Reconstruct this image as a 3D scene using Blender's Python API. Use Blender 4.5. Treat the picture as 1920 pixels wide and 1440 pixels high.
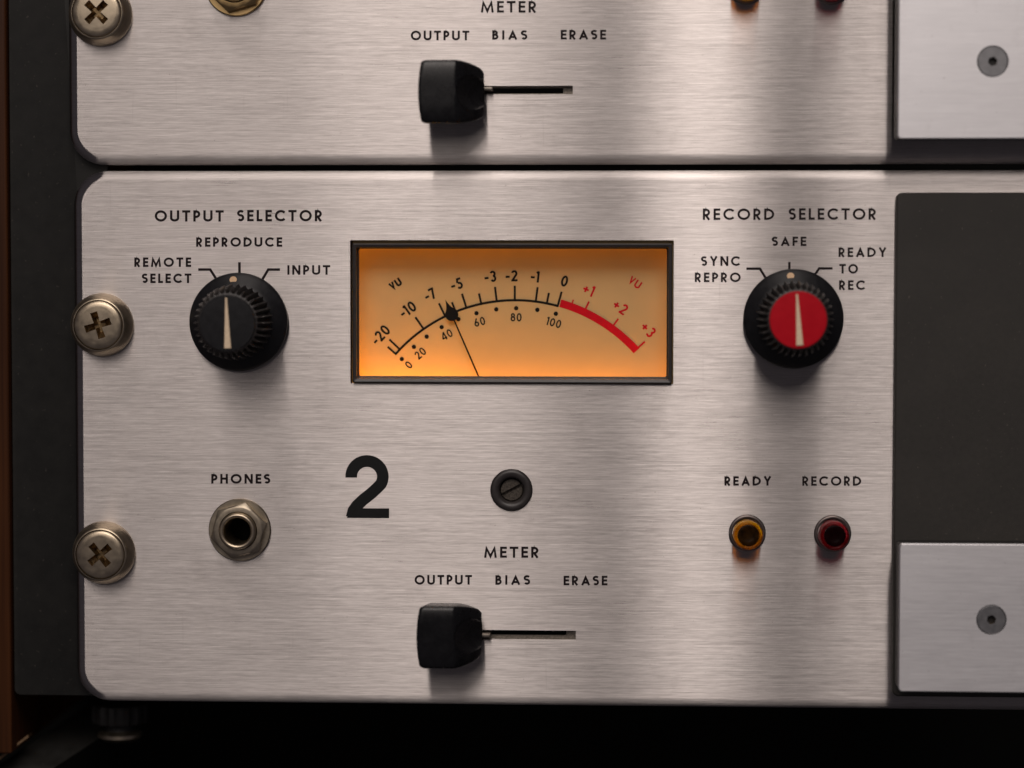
import bpy, bmesh, math, random
from mathutils import Vector, Matrix

PI = math.pi
random.seed(7)
for o in list(bpy.data.objects):
    bpy.data.objects.remove(o)
SC = bpy.context.scene
COL = SC.collection

# Panel coordinates: x right, y up, z out of the front panel (metres).
# World: panel stands upright in the XZ plane, its front faces -Y.
def W(p):
    return Vector((p[0], -p[2], p[1]))

# ------------------------------------------------------------------ camera
FPX, CX, CY = 4400.0, 960.0, 720.0
VPX, VPY = 1180.0, 520.0            # where the panel's normal vanishes
DIST = 0.572
ROLL = 0.0011
d_n = Vector((VPX - CX, -(VPY - CY), -FPX)).normalized()
# forward direction in panel space, so that (0,0,-1) lands on the vanishing point
yaw = math.atan((VPX - CX) / FPX)
pit = math.atan(-(VPY - CY) / FPX)
Fw = Vector((-math.tan(yaw), -math.tan(pit), -1)).normalized()
Rt = Fw.cross(Vector((0, 1, 0))).normalized()
Up = Rt.cross(Fw).normalized()
Rt2 = Rt * math.cos(ROLL) + Up * math.sin(ROLL)
Up2 = Up * math.cos(ROLL) - Rt * math.sin(ROLL)
EYE = Vector((0, 0, DIST))

def P(u, v, h=0.0):
    """photo pixel (1920x1440) -> point on the plane h above the panel face"""
    d = Rt2 * ((u - CX) / FPX) + Up2 * (-(v - CY) / FPX) + Fw
    t = (h - EYE.z) / d.z
    return EYE + d * t

MM = 0.001
PX = 0.000130                       # metres per photo pixel on the panel face

cam_d = bpy.data.cameras.new('camera')
cam = bpy.data.objects.new('camera', cam_d)
COL.objects.link(cam)
cam_d.sensor_width = 36.0
cam_d.lens = 36.0 * FPX / 1920.0
cam_d.clip_start, cam_d.clip_end = 0.01, 50
m = Matrix((W(Rt2), W(Up2), W(-Fw))).transposed().to_4x4()
m.translation = W(EYE)
cam.matrix_world = m
cam_d.dof.use_dof = True
cam_d.dof.focus_distance = (P(640, 900) - EYE).dot(Fw) - 0.001
cam_d.dof.aperture_fstop = 4.6
SC.camera = cam

# ------------------------------------------------------------------ view, world, lamps
SC.view_settings.view_transform = 'Standard'
SC.view_settings.look = 'None'
SC.view_settings.exposure = 0.0
SC.view_settings.gamma = 1.0
SC.view_settings.use_curve_mapping = False
SC.render.engine = 'CYCLES'
SC.cycles.max_bounces = 8
SC.cycles.transparent_max_bounces = 12

world = bpy.data.worlds.new('World')
SC.world = world
world.use_nodes = True
bg = world.node_tree.nodes['Background']
bg.inputs[0].default_value = (0.77, 0.69, 0.77, 1)
bg.inputs[1].default_value = 0.075

def area(name, loc, target, sx, sy, watts, color, spread=180):
    l = bpy.data.lights.new(name, 'AREA')
    l.shape = 'RECTANGLE'
    l.size, l.size_y = sx, sy
    l.energy = watts
    l.color = color
    l.spread = math.radians(spread)
    o = bpy.data.objects.new(name, l)
    COL.objects.link(o)
    a, b = W(loc), W(target)
    z = (a - b).normalized()                    # the lamp shines along -Z, its width lies along the panel's X
    x = (Vector((1, 0, 0)) - z * z.x).normalized()
    y = z.cross(x)
    r = Matrix((x, y, z)).transposed().to_4x4()
    r.translation = a
    o.matrix_world = r
    return o

WARM = (1.0, 0.895, 0.83)
T0 = (-0.03, -0.03, 0)
area('ceiling_lamp_wide', (-0.315, 0.87, 1.10), T0, 0.59, 0.66, 3.75, WARM)
area('low_fill_light', (-0.30, 0.36, 1.20), T0, 0.58, 0.30, 0.7, WARM)  # added weak fill, not a room lamp; softens the slide switch shadows
area('ceiling_lamp_centre', (-0.165, 0.85, 1.08), T0, 0.17, 0.66, 0.88, WARM)
area('ceiling_lamp_narrow', (0.058, 0.89, 1.10), T0, 0.085, 0.60, 1.75, WARM)
area('ceiling_lamp_right', (0.285, 0.89, 1.10), T0, 0.25, 0.60, 2.9, WARM)
area('ceiling_lamp_overhead', (-0.05, 1.30, 0.42), T0, 0.7, 0.16, 2.6, WARM)

# ------------------------------------------------------------------ materials
def mat(name):
    m = bpy.data.materials.new(name)
    m.use_nodes = True
    return m, m.node_tree, m.node_tree.nodes['Principled BSDF']

def nd(t, kind, **kw):
    n = t.nodes.new(kind)
    for k, v in kw.items():
        setattr(n, k, v)
    return n

def noise(t, scale_xyz, detail=3.0, rough=0.55, loc=(0, 0, 0)):
    tc = nd(t, 'ShaderNodeTexCoord')
    mp = nd(t, 'ShaderNodeMapping')
    mp.inputs['Scale'].default_value = scale_xyz
    mp.inputs['Location'].default_value = loc
    n = nd(t, 'ShaderNodeTexNoise')
    n.inputs['Scale'].default_value = 1.0
    n.inputs['Detail'].default_value = detail
    n.inputs['Roughness'].default_value = rough
    t.links.new(tc.outputs['Object'], mp.inputs['Vector'])
    t.links.new(mp.outputs['Vector'], n.inputs['Vector'])
    return n.outputs['Fac']

def remap(t, sock, a, b, c, d):
    n = nd(t, 'ShaderNodeMapRange')
    n.inputs[1].default_value, n.inputs[2].default_value = a, b
    n.inputs[3].default_value, n.inputs[4].default_value = c, d
    t.links.new(sock, n.inputs[0])
    return n.outputs[0]

def math2(t, op, a, b):
    n = nd(t, 'ShaderNodeMath', operation=op)
    for i, s in enumerate((a, b)):
        if isinstance(s, (int, float)):
            n.inputs[i].default_value = s
        else:
            t.links.new(s, n.inputs[i])
    return n.outputs[0]

def ramp2(t, sock, c0, c1, p0=0.0, p1=1.0):
    r = nd(t, 'ShaderNodeValToRGB')
    r.color_ramp.elements[0].position, r.color_ramp.elements[1].position = p0, p1
    r.color_ramp.elements[0].color = (*c0, 1)
    r.color_ramp.elements[1].color = (*c1, 1)
    t.links.new(sock, r.inputs[0])
    return r.outputs[0]

def bump(t, b, sock, strength, dist):
    n = nd(t, 'ShaderNodeBump')
    n.inputs['Strength'].default_value = strength
    n.inputs['Distance'].default_value = dist
    t.links.new(sock, n.inputs['Height'])
    t.links.new(n.outputs[0], b.inputs['Normal'])

def brushed(name, c0, c1, r0, r1, aniso, tilt, sx=70.0, sy=5600.0, loc=(0, 0, 0)):
    """metal brushed left to right: narrow gloss along the brushing, wide across it"""
    m = bpy.data.materials.new(name)
    m.use_nodes = True
    t = m.node_tree
    t.nodes.clear()
    out = nd(t, 'ShaderNodeOutputMaterial')
    g = nd(t, 'ShaderNodeBsdfAnisotropic')
    g.distribution = 'MULTI_GGX'
    fine = noise(t, (sx, sy, 60), 3.0, 0.6, loc)
    short = noise(t, (sx * 4, sy * 0.75, 60), 2.0, 0.6, (loc[0] + 5, loc[1] + 2, 0))
    coarse = noise(t, (sx * 0.35, sy * 0.2, 20), 3.0, 0.6, loc)
    blot = noise(t, (34, 50, 30), 4.0, 0.6, loc)
    mix = math2(t, 'ADD', math2(t, 'ADD', math2(t, 'MULTIPLY', fine, 0.47), math2(t, 'MULTIPLY', short, 0.38)),
                math2(t, 'MULTIPLY', coarse, 0.15))
    tone = math2(t, 'ADD', math2(t, 'MULTIPLY', mix, 0.75), math2(t, 'MULTIPLY', blot, 0.25))
    base = ramp2(t, tone, c0, c1, 0.36, 0.64)
    speck = remap(t, noise(t, (1500, 1900, 500), 2.0, 0.5, (9, 4, 0)), 0.74, 0.80, 0.0, 0.55)
    patch = noise(t, (30, 24, 10), 2.0, 0.5, (2, 7, 0))
    scuff = math2(t, 'MULTIPLY', remap(t, noise(t, (1100, 42, 20), 2.0, 0.5, (6, 1, 0)), 0.66, 0.78, 0.0, 0.15),
                  remap(t, patch, 0.52, 0.66, 0.0, 1.0))
    smear = remap(t, noise(t, (75, 48, 20), 5.0, 0.65, (1, 3, 0)), 0.58, 0.75, 0.0, 0.13)
    dirt = math2(t, 'MAXIMUM', math2(t, 'MAXIMUM', speck, scuff), smear)
    dm = nd(t, 'ShaderNodeMix', data_type='RGBA')
    t.links.new(dirt, dm.inputs[0])
    t.links.new(base, dm.inputs[6])
    dm.inputs[7].default_value = (0.13, 0.10, 0.085, 1)
    t.links.new(dm.outputs[2], g.inputs['Color'])
    rr = math2(t, 'ADD', remap(t, mix, 0.3, 0.7, r0, r1), remap(t, blot, 0.3, 0.7, -0.012, 0.012))
    t.links.new(rr, g.inputs['Roughness'])
    g.inputs['Anisotropy'].default_value = aniso
    tx = nd(t, 'ShaderNodeCombineXYZ')
    tx.inputs[0].default_value = 1.0
    t.links.new(tx.outputs[0], g.inputs['Tangent'])
    # the scratches tip the surface up and down only: normal + up * noise
    up = nd(t, 'ShaderNodeCombineXYZ')
    up.inputs[2].default_value = 1.0
    amp = math2(t, 'MULTIPLY', math2(t, 'SUBTRACT', mix, 0.5), tilt)
    ge = nd(t, 'ShaderNodeNewGeometry')
    sc = nd(t, 'ShaderNodeVectorMath', operation='SCALE')
    t.links.new(up.outputs[0], sc.inputs[0])
    t.links.new(amp, sc.inputs['Scale'])
    ad = nd(t, 'ShaderNodeVectorMath', operation='ADD')
    t.links.new(ge.outputs['Normal'], ad.inputs[0])
    t.links.new(sc.outputs[0], ad.inputs[1])
    nm = nd(t, 'ShaderNodeVectorMath', operation='NORMALIZE')
    t.links.new(ad.outputs[0], nm.inputs[0])
    t.links.new(nm.outputs[0], g.inputs['Normal'])
    t.links.new(g.outputs[0], out.inputs[0])
    return m

M = {}
M['panel'] = brushed('brushed_steel', (0.42, 0.388, 0.374), (0.64, 0.596, 0.578), 0.275, 0.305, 0.835, 0.62, 60, 9000)
M['plate'] = brushed('satin_aluminium', (0.68, 0.672, 0.69), (0.76, 0.752, 0.77), 0.42, 0.46, 0.40, 0.06, 60, 4200)

def plain(name, col, rough, metal=0.0, var=0.15, nscale=900, bstr=0.0, spec=0.5, coat=0.0, dust=0.0):
    m, t, b = mat(name)
    n = noise(t, (nscale,) * 3, 4.0, 0.6)
    c0 = tuple(c * (1 - var) for c in col)
    c1 = tuple(min(1, c * (1 + var)) for c in col)
    col_s = ramp2(t, n, c0, c1, 0.3, 0.7)
    if dust:                                   # pale lint and dust specks lying on the surface
        sp = remap(t, noise(t, (1300, 1100, 900), 1.5, 0.5, (4, 8, 1)), 0.70, 0.78, 0.0, dust)
        hz = remap(t, noise(t, (45, 60, 40), 4.0, 0.6, (1, 2, 5)), 0.45, 0.75, 0.0, dust * 0.12)
        dm = nd(t, 'ShaderNodeMix', data_type='RGBA')
        t.links.new(math2(t, 'MAXIMUM', sp, hz), dm.inputs[0])
        t.links.new(col_s, dm.inputs[6])
        dm.inputs[7].default_value = (0.22, 0.19, 0.16, 1)
        col_s = dm.outputs[2]
    t.links.new(col_s, b.inputs['Base Color'])
    t.links.new(remap(t, n, 0.3, 0.7, rough - 0.05, rough + 0.05), b.inputs['Roughness'])
    b.inputs['Metallic'].default_value = metal
    b.inputs['Specular IOR Level'].default_value = spec
    b.inputs['Coat Weight'].default_value = coat
    if bstr:
        bump(t, b, n, bstr, 0.0001)
    return m

M['ink'] = plain('legend_ink', (0.012, 0.006, 0.007), 0.6, var=0.1, spec=0.2)
M['ink_number'] = plain('number_ink', (0.009, 0.010, 0.010), 0.55, spec=0.25)
M['dial_ink'] = plain('dial_ink', (0.008, 0.006, 0.004), 0.7, spec=0.2)
M['dial_red'] = plain('dial_red_ink', (0.72, 0.003, 0.02), 0.75, var=0.05, spec=0.2)
M['black_plastic'] = plain('black_plastic', (0.007, 0.007, 0.0085), 0.42, var=0.25, nscale=700, bstr=0.08, spec=0.35)
M['slide_plastic'] = plain('black_slide_plastic', (0.006, 0.006, 0.007), 0.28, var=0.25, nscale=500, bstr=0.04, spec=0.4)
M['grip'] = plain('black_grip_plastic', (0.020, 0.017, 0.016), 0.38, var=0.2, nscale=900)
M['dark_bezel'] = plain('dark_bezel_plastic', (0.036, 0.031, 0.030), 0.38, var=0.15)
M['red_cap'] = plain('red_cap_plastic', (0.50, 0.002, 0.012), 0.45, var=0.06, nscale=500, spec=0.2)
M['ivory'] = plain('ivory_inlay', (0.84, 0.66, 0.46), 0.5, var=0.1, nscale=1500)
M['dot'] = plain('tan_dot_paint', (0.62, 0.40, 0.22), 0.5, var=0.12, nscale=2200)
M['nickel'] = plain('aged_nickel', (0.52, 0.435, 0.32), 0.34, 1.0, 0.12, 420, 0.06)
M['washer'] = plain('dull_nickel', (0.43, 0.37, 0.285), 0.42, 1.0, 0.14, 500, 0.08)
M['brass'] = plain('tarnished_brass', (0.52, 0.36, 0.17), 0.33, 1.0, 0.18, 450, 0.06)
M['holder'] = plain('dull_dark_nickel', (0.20, 0.17, 0.16), 0.4, 1.0, 0.15, 600)
M['bronze'] = plain('dark_bronze_trim', (0.26, 0.17, 0.10), 0.5, 1.0, 0.2, 600)
M['recess'] = plain('dirty_recess_metal', (0.30, 0.21, 0.11), 0.42, 1.0, 0.6, 1500, 0.2)
M['slotplate'] = plain('dusty_inner_plate', (0.30, 0.27, 0.23), 0.5, 1.0, 0.35, 1600, 0.15)
M['black'] = plain('black_void_paint', (0.004, 0.004, 0.0035), 0.8, spec=0.1)
M['dark_paint'] = plain('dark_grey_paint', (0.011, 0.0108, 0.0095), 0.62, var=0.18, nscale=260, bstr=0.06, dust=0.16)
M['cover'] = plain('charcoal_cover_paint', (0.027, 0.0245, 0.021), 0.6, var=0.10, nscale=800, bstr=0.05, dust=0.3)
M['cover_side'] = plain('black_cover_edge', (0.012, 0.011, 0.011), 0.5)
M['grey_screw'] = plain('grey_zinc', (0.30, 0.30, 0.31), 0.5, 1.0, 0.08, 700)
M['dark_screw'] = plain('grimy_black_screw', (0.10, 0.085, 0.07), 0.5, 0.6, 0.6, 2200, 0.4)
M['dial'] = plain('cream_dial_card', (0.78, 0.57, 0.27), 0.75, var=0.03, nscale=160)
M['rubber'] = plain('black_rubber', (0.012, 0.011, 0.010), 0.6)

def wood_mat():
    m, t, b = mat('dark_walnut')
    g = noise(t, (900, 14, 900), 5.0, 0.6)
    t.links.new(ramp2(t, g, (0.032, 0.010, 0.003), (0.075, 0.025, 0.007), 0.3, 0.7), b.inputs['Base Color'])
    b.inputs['Roughness'].default_value = 0.5
    b.inputs['Specular IOR Level'].default_value = 0.2
    bump(t, b, g, 0.1, 0.0002)
    return m
M['wood'] = wood_mat()

def glassy(name, tint, refl_rough, weight):
    m = bpy.data.materials.new(name)
    m.use_nodes = True
    t = m.node_tree
    t.nodes.clear()
    out = nd(t, 'ShaderNodeOutputMaterial')
    tr = nd(t, 'ShaderNodeBsdfTransparent')
    tr.inputs[0].default_value = (*tint, 1)
    gl = nd(t, 'ShaderNodeBsdfGlossy')
    gl.inputs['Roughness'].default_value = refl_rough
    fr = nd(t, 'ShaderNodeFresnel')
    fr.inputs[0].default_value = 1.45
    f = math2(t, 'MULTIPLY', fr.outputs[0], weight)
    mx = nd(t, 'ShaderNodeMixShader')
    t.links.new(f, mx.inputs[0])
    t.links.new(tr.outputs[0], mx.inputs[1])
    t.links.new(gl.outputs[0], mx.inputs[2])
    t.links.new(mx.outputs[0], out.inputs[0])
    return m
M['glass'] = glassy('meter_glass', (0.97, 0.97, 0.97), 0.03, 0.6)

def lens_mat(name, tint, body, amount):
    m = bpy.data.materials.new(name)
    m.use_nodes = True
    t = m.node_tree
    t.nodes.clear()
    out = nd(t, 'ShaderNodeOutputMaterial')
    tr = nd(t, 'ShaderNodeBsdfTransparent')
    tr.inputs[0].default_value = (*tint, 1)
    tl = nd(t, 'ShaderNodeBsdfTranslucent')
    tl.inputs[0].default_value = (*body, 1)
    df = nd(t, 'ShaderNodeBsdfDiffuse')
    df.inputs[0].default_value = (*body, 1)
    m0 = nd(t, 'ShaderNodeMixShader')
    t.links.new(tl.outputs[0], m0.inputs[1])
    t.links.new(df.outputs[0], m0.inputs[2])
    m1 = nd(t, 'ShaderNodeMixShader')
    m1.inputs[0].default_value = amount
    t.links.new(tr.outputs[0], m1.inputs[1])
    t.links.new(m0.outputs[0], m1.inputs[2])
    gl = nd(t, 'ShaderNodeBsdfGlossy')
    gl.inputs['Roughness'].default_value = 0.22
    fr = nd(t, 'ShaderNodeFresnel')
    fr.inputs[0].default_value = 1.35
    mx = nd(t, 'ShaderNodeMixShader')
    t.links.new(math2(t, 'MULTIPLY', fr.outputs[0], 0.6), mx.inputs[0])
    t.links.new(m1.outputs[0], mx.inputs[1])
    t.links.new(gl.outputs[0], mx.inputs[2])
    t.links.new(mx.outputs[0], out.inputs[0])
    return m
M['amber'] = lens_mat('amber_lens', (1.0, 0.55, 0.006), (0.60, 0.17, 0.002), 0.20)
M['redlens'] = lens_mat('red_lens', (0.62, 0.04, 0.06), (0.14, 0.001, 0.005), 0.25)
M['amber_core'] = plain('dark_amber_core', (0.018, 0.007, 0.0005), 0.3, var=0.9, nscale=600, spec=0.15)
M['red_core'] = plain('dark_red_core', (0.006, 0.0003, 0.0006), 0.3, var=0.4, nscale=700, spec=0.1)

# ------------------------------------------------------------------ object helpers
ORG = {}

def link(o, parent, pos):
    """place o with its origin at panel point pos, under parent"""
    pos = Vector(pos)
    COL.objects.link(o)
    ORG[o.name] = pos
    if parent is None:
        o.location = W(pos)
        o.rotation_euler = (PI / 2, 0, 0)
    else:
        o.parent = parent
        o.location = pos - ORG[parent.name]
    return o

def empty(name, parent, pos):
    o = bpy.data.objects.new(name, None)
    o.empty_display_size = 0.005
    return link(o, parent, pos)

def tag(o, label=None, cat=None, group=None, kind=None):
    if label: o['label'] = label
    if cat: o['category'] = cat
    if group: o['group'] = group
    if kind: o['kind'] = kind
    return o

class MB:
    def __init__(s):
        s.v, s.f = [], []
    def add(s, vs, fs):
        b = len(s.v)
        s.v += [Vector(p) for p in vs]
        s.f += [tuple(i + b for i in f) for f in fs]
    def loft(s, rings, closed=True, cap0=False, cap1=False):
        n = len(rings[0])
        vs = [p for r in rings for p in r]
        fs = []
        for k in range(len(rings) - 1):
            for i in range(n if closed else n - 1):
                j = (i + 1) % n
                fs.append((k * n + i, k * n + j, (k + 1) * n + j, (k + 1) * n + i))
        if cap0: fs.append(tuple(reversed(range(n))))
        if cap1: fs.append(tuple((len(rings) - 1) * n + i for i in range(n)))
        s.add(vs, fs)
    def lathe(s, c, prof, n=96, cap0=False, cap1=False, rfun=None):
        rings = []
        for (r, z) in prof:
            ring = []
            for i in range(n):
                a = 2 * PI * i / n
                rr = r if rfun is None else rfun(r, z, a)
                ring.append((c[0] + rr * math.cos(a), c[1] + rr * math.sin(a), c[2] + z))
            rings.append(ring)
        s.loft(rings, True, cap0, cap1)
    def box(s, a, b):
        x0, y0, z0 = a; x1, y1, z1 = b
        s.add([(x0,y0,z0),(x1,y0,z0),(x1,y1,z0),(x0,y1,z0),(x0,y0,z1),(x1,y0,z1),(x1,y1,z1),(x0,y1,z1)],
              [(3,2,1,0),(4,5,6,7),(0,1,5,4),(1,2,6,5),(2,3,7,6),(3,0,4,7)])
    def fill(s, loops, z=None):
        """flat polygon with holes (first loop outside)"""
        bm = bmesh.new()
        es = []
        for lp in loops:
            vs = [bm.verts.new(p) for p in lp]
            for i in range(len(vs)):
                es.append(bm.edges.new((vs[i], vs[(i + 1) % len(vs)])))
        bmesh.ops.triangle_fill(bm, use_beauty=True, use_dissolve=False, edges=es, normal=(0, 0, 1))
        bm.verts.index_update()
        vs = [v.co.copy() for v in bm.verts]
        fs = []
        for f in bm.faces:
            idx = [v.index for v in f.verts]
            if f.normal.z < 0: idx.reverse()
            fs.append(tuple(idx))
        bm.free()
        s.add(vs, fs)
    def build(s, name, material, parent=None, pos=None, smooth=35, bevel=0.0, seg=3, recalc=True):
        if pos is None:
            pos = ORG[parent.name] if parent is not None else (0, 0, 0)
        pos = Vector(pos)
        me = bpy.data.meshes.new(name)
        me.from_pydata([p - pos for p in s.v], [], s.f)
        if recalc or bevel:
            bm = bmesh.new(); bm.from_mesh(me)
            if recalc: bmesh.ops.recalc_face_normals(bm, faces=bm.faces)
            if bevel:
                es = [e for e in bm.edges if len(e.link_faces) == 2 and e.calc_face_angle(0) > 0.6]
                bmesh.ops.bevel(bm, geom=es, offset=bevel, segments=seg, affect='EDGES', profile=0.5)
            bm.to_mesh(me); bm.free()
        if smooth:
            me.shade_smooth()
            me.set_sharp_from_angle(angle=math.radians(smooth))
        me.materials.append(material)
        o = bpy.data.objects.new(name, me)
        return link(o, parent, pos)

def circle(c, r, n=64, z=0.0, a0=0.0):
    return [(c[0] + r * math.cos(a0 + 2 * PI * i / n), c[1] + r * math.sin(a0 + 2 * PI * i / n), z) for i in range(n)]

def rrect(x0, y0, x1, y1, r, n=12, z=0.0):
    """rounded rectangle, r = radii at (x0y0, x1y0, x1y1, x0y1)"""
    if not isinstance(r, (tuple, list)): r = (r,) * 4
    out = []
    for (cx, cy, rr, a) in ((x0 + r[0], y0 + r[0], r[0], 180), (x1 - r[1], y0 + r[1], r[1], 270),
                            (x1 - r[2], y1 - r[2], r[2], 0), (x0 + r[3], y1 - r[3], r[3], 90)):
        for k in range(n + 1):
            t = math.radians(a + 90 * k / n)
            out.append((cx + rr * math.cos(t), cy + rr * math.sin(t), z))
    return out

# ------------------------------------------------------------------ drawn lettering (geometric sans, mono-line)
def arc(cx, cy, rx, ry, a0, a1, n=18):
    return [(cx + rx * math.cos(math.radians(a0 + (a1 - a0) * i / n)),
             cy + ry * math.sin(math.radians(a0 + (a1 - a0) * i / n))) for i in range(n + 1)]

def glyph(ch, w):
    h = w / 2
    if ch == 'A':
        Wd = .84; return Wd, [[(h*.95, 0), (Wd/2, 1 - h*1.6), (Wd - h*.95, 0)], [(Wd*.22, .29), (Wd*.78, .29)]]
    if ch == 'B':
        Wd = .58; a, b2 = .53, .53
        rt = (1 - h - a) / 2; rb = (a - h) / 2
        return Wd, [[(h, 0), (h, 1)], [(h, 1-h), (.24, 1-h)] + arc(.24, a + rt, Wd*.92-h-.24, rt, 90, -90) + [(h, a)],
                    [(h, a), (.25, a)] + arc(.25, h + rb, Wd-h-.25, rb, 90, -90) + [(h, h)]]
    if ch == 'C':
        r = .5 - h; return .87, [arc(.5, .5, r, r, 42, 318, 30)]
    if ch == 'D':
        Wd = .80; return Wd, [[(h, 0), (h, 1)], [(h, 1-h), (.22, 1-h)] + arc(.22, .5, Wd-h-.22, .5-h, 90, -90, 24) + [(h, h)]]
    if ch == 'E':
        Wd = .53; return Wd, [[(h, 0), (h, 1)], [(h, 1-h), (Wd, 1-h)], [(h, .51), (Wd*.94, .51)], [(h, h), (Wd, h)]]
    if ch == 'F':
        Wd = .51; return Wd, [[(h, 0), (h, 1)], [(h, 1-h), (Wd, 1-h)], [(h, .49), (Wd*.92, .49)]]
    if ch == 'H':
        Wd = .70; return Wd, [[(h, 0), (h, 1)], [(Wd-h, 0), (Wd-h, 1)], [(h, .52), (Wd-h, .52)]]
    if ch == 'I': return w, [[(h, 0), (h, 1)]]
    if ch == 'L':
        Wd = .48; return Wd, [[(h, 0), (h, 1)], [(h, h), (Wd, h)]]
    if ch == 'M':
        Wd = 1.0; return Wd, [[(h, 0), (Wd*.2, 1-h*1.5), (Wd/2, .13), (Wd*.8, 1-h*1.5), (Wd-h, 0)]]
    if ch == 'N':
        Wd = .76; return Wd, [[(h, 0), (h, 1)], [(Wd-h, 0), (Wd-h, 1)], [(h, 1-h*.3), (Wd-h, h*.3)]]
    if ch == 'O': return 1.0, [arc(.5, .5, .5-h, .5-h, 0, 360, 40)]
    if ch in 'PR':
        Wd = .58; mid = .42; r = (1 - h - mid) / 2
        st = [[(h, 0), (h, 1)], [(h, 1-h), (.22, 1-h)] + arc(.22, mid + r, Wd-h-.22, r, 90, -90) + [(h, mid)]]
        if ch == 'R':
            Wd = .61; st.append([(.24, mid), (Wd-h*1.05, 0)])
        return Wd, st
    if ch == 'S':
        mid = .53; rt = (1-h-mid)/2; rb = (mid-h)/2; Wd = .57
        return Wd, [arc(.295, mid+rt, .23-h*.2, rt, 35, 270, 20) + arc(.285, h+rb, .29-h, rb, 90, -148, 22)[1:]]
    if ch == 'T':
        Wd = .66; return Wd, [[(0, 1-h), (Wd, 1-h)], [(Wd/2, 0), (Wd/2, 1-h)]]
    if ch == 'U':
        Wd = .76; return Wd, [[(h, 1)] + arc(Wd/2, .32, Wd/2-h, .32-h, 180, 360, 20) + [(Wd-h, 1)]]
    if ch == 'V':
        Wd = .72; return Wd, [[(h, 1), (Wd/2, h*1.6), (Wd-h, 1)]]
    if ch == 'Y':
        Wd = .76; return Wd, [[(h, 1), (Wd/2, .46), (Wd-h, 1)], [(Wd/2, .47), (Wd/2, 0)]]
    if ch == '0': return .60, [arc(.30, .5, .30-h, .5-h, 0, 360, 36)]
    if ch == '1':
        Wd = .26; return Wd, [[(Wd-h, 0), (Wd-h, 1)], [(0.0, .82), (Wd-h, .97)]]
    if ch == '2':
        Wd = .56; return Wd, [arc(.28, .70, .28-h, .30-h, 165, -35, 22) + [(h*1.1, h)], [(0, h), (Wd, h)]]
    if ch == '3':
        mid = .54; rt = (1-h-mid)/2; rb = (mid-h)/2
        return .54, [arc(.26, mid+rt, .22-h*.4, rt, 155, -90, 20), arc(.26, h+rb, .28-h, rb, 90, -152, 22)]
    if ch == '4':
        Wd = .62; x = Wd*.74; return Wd, [[(x, 0), (x, 1)], [(x, .97), (.05, .27)], [(0.0, .25), (Wd, .25)]]
    if ch == '5':
        return .54, [[(.50, 1-h), (.19, 1-h), (.12, .58)], arc(.25, .32, .29-h, .32-h, 118, -150, 24)]
    if ch == '6':
        return .58, [arc(.29, .31, .29-h, .31-h, 0, 360, 30), [(h*1.15, .40), (.40, 1)]]
    if ch == '7':
        Wd = .50; return Wd, [[(0, 1-h), (Wd, 1-h)], [(Wd-h*1.1, 1-h*1.2), (.14, 0)]]
    if ch == '8':
        mid = .54; rt = (1-h-mid)/2; rb = (mid-h)/2
        return .56, [arc(.28, mid+rt, .24-h, rt, 0, 360, 26), arc(.28, h+rb, .28-h, rb, 0, 360, 28)]
    if ch == '+': return .52, [[(0, .45), (.52, .45)], [(.26, .19), (.26, .71)]]
    if ch == '-': return .36, [[(0, .42), (.36, .42)]]
    return .4, []

def ribbon(pts, w):
    pts = [Vector((p[0], p[1])) for p in pts]
    closed = (pts[0] - pts[-1]).length < 1e-6
    if closed: pts = pts[:-1]
    n = len(pts)
    L, R = [], []
    for i in range(n):
        a = pts[(i - 1) % n] if (closed or i > 0) else None
        b = pts[(i + 1) % n] if (closed or i < n - 1) else None
        d0 = (pts[i] - a).normalized() if a is not None else None
        d1 = (b - pts[i]).normalized() if b is not None else None
        if d0 is None: d0 = d1
        if d1 is None: d1 = d0
        n0 = Vector((-d0.y, d0.x)); n1 = Vector((-d1.y, d1.x))
        mt = n0 + n1
        if mt.length < 1e-6: mt = n0
        mt.normalize()
        k = min(1 / max(mt.dot(n0), 0.05), 2.6)
        L.append(pts[i] + mt * (w / 2 * k)); R.append(pts[i] - mt * (w / 2 * k))
    vs = L + R
    fs = []
    for i in range(n if closed else n - 1):
        j = (i + 1) % n
        fs.append((n + i, n + j, j, i))
    return vs, fs

INK_Z = 0.00003
def strokes_to(mb, strokes, w, xf, z):
    for k, st in enumerate(strokes):
        vs, fs = ribbon(st, w)
        mb.add([(*xf(p), z + k * 4e-6) for p in vs], fs)

def word_width(s, w):
    return sum(glyph(c, w)[0] for c in s)

def word(mb, s, u0, u1, vt, vb, sw, h=0.0, zoff=INK_Z, base2=None):
    """word fitted into the photo box u0..u1, vt..vb (cap height); sw = stroke in pixels"""
    hgt = vb - vt
    sw *= 1.2
    w = sw / hgt
    # horizontal squeeze stays 1, the spacing takes up the width
    tot = word_width(s, w)
    n1 = len(s) - 1
    sq = min(1.22, max(0.85, ((u1 - u0) / hgt - 0.25 * n1) / tot))
    gap = ((u1 - u0) / hgt - tot * sq) / max(1, n1)
    x = 0.0
    o = P(u0, vb, h); ex = P(u1, vb, h) - o; ey = P(u0, vt, h) - o
    sx = ex / ((u1 - u0) / hgt)
    for i, c in enumerate(s):
        gw, st = glyph(c, w)
        st = [[(x + p[0] * sq, p[1]) for p in q] for q in st]
        strokes_to(mb, st, w, lambda p: (o.x + sx.x * p[0] + ey.x * p[1], o.y + sx.y * p[0] + ey.y * p[1]),
                   o.z + zoff + (i % 2) * 1e-6)
        x += gw * sq + gap

def line_px(mb, pts, wpx, h=0.0, zoff=INK_Z):
    q = [P(u, v, h) for u, v in pts]
    vs, fs = ribbon([(p.x, p.y) for p in q], wpx * PX)
    mb.add([(p.x, p.y, h + zoff) for p in vs], fs)

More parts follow.
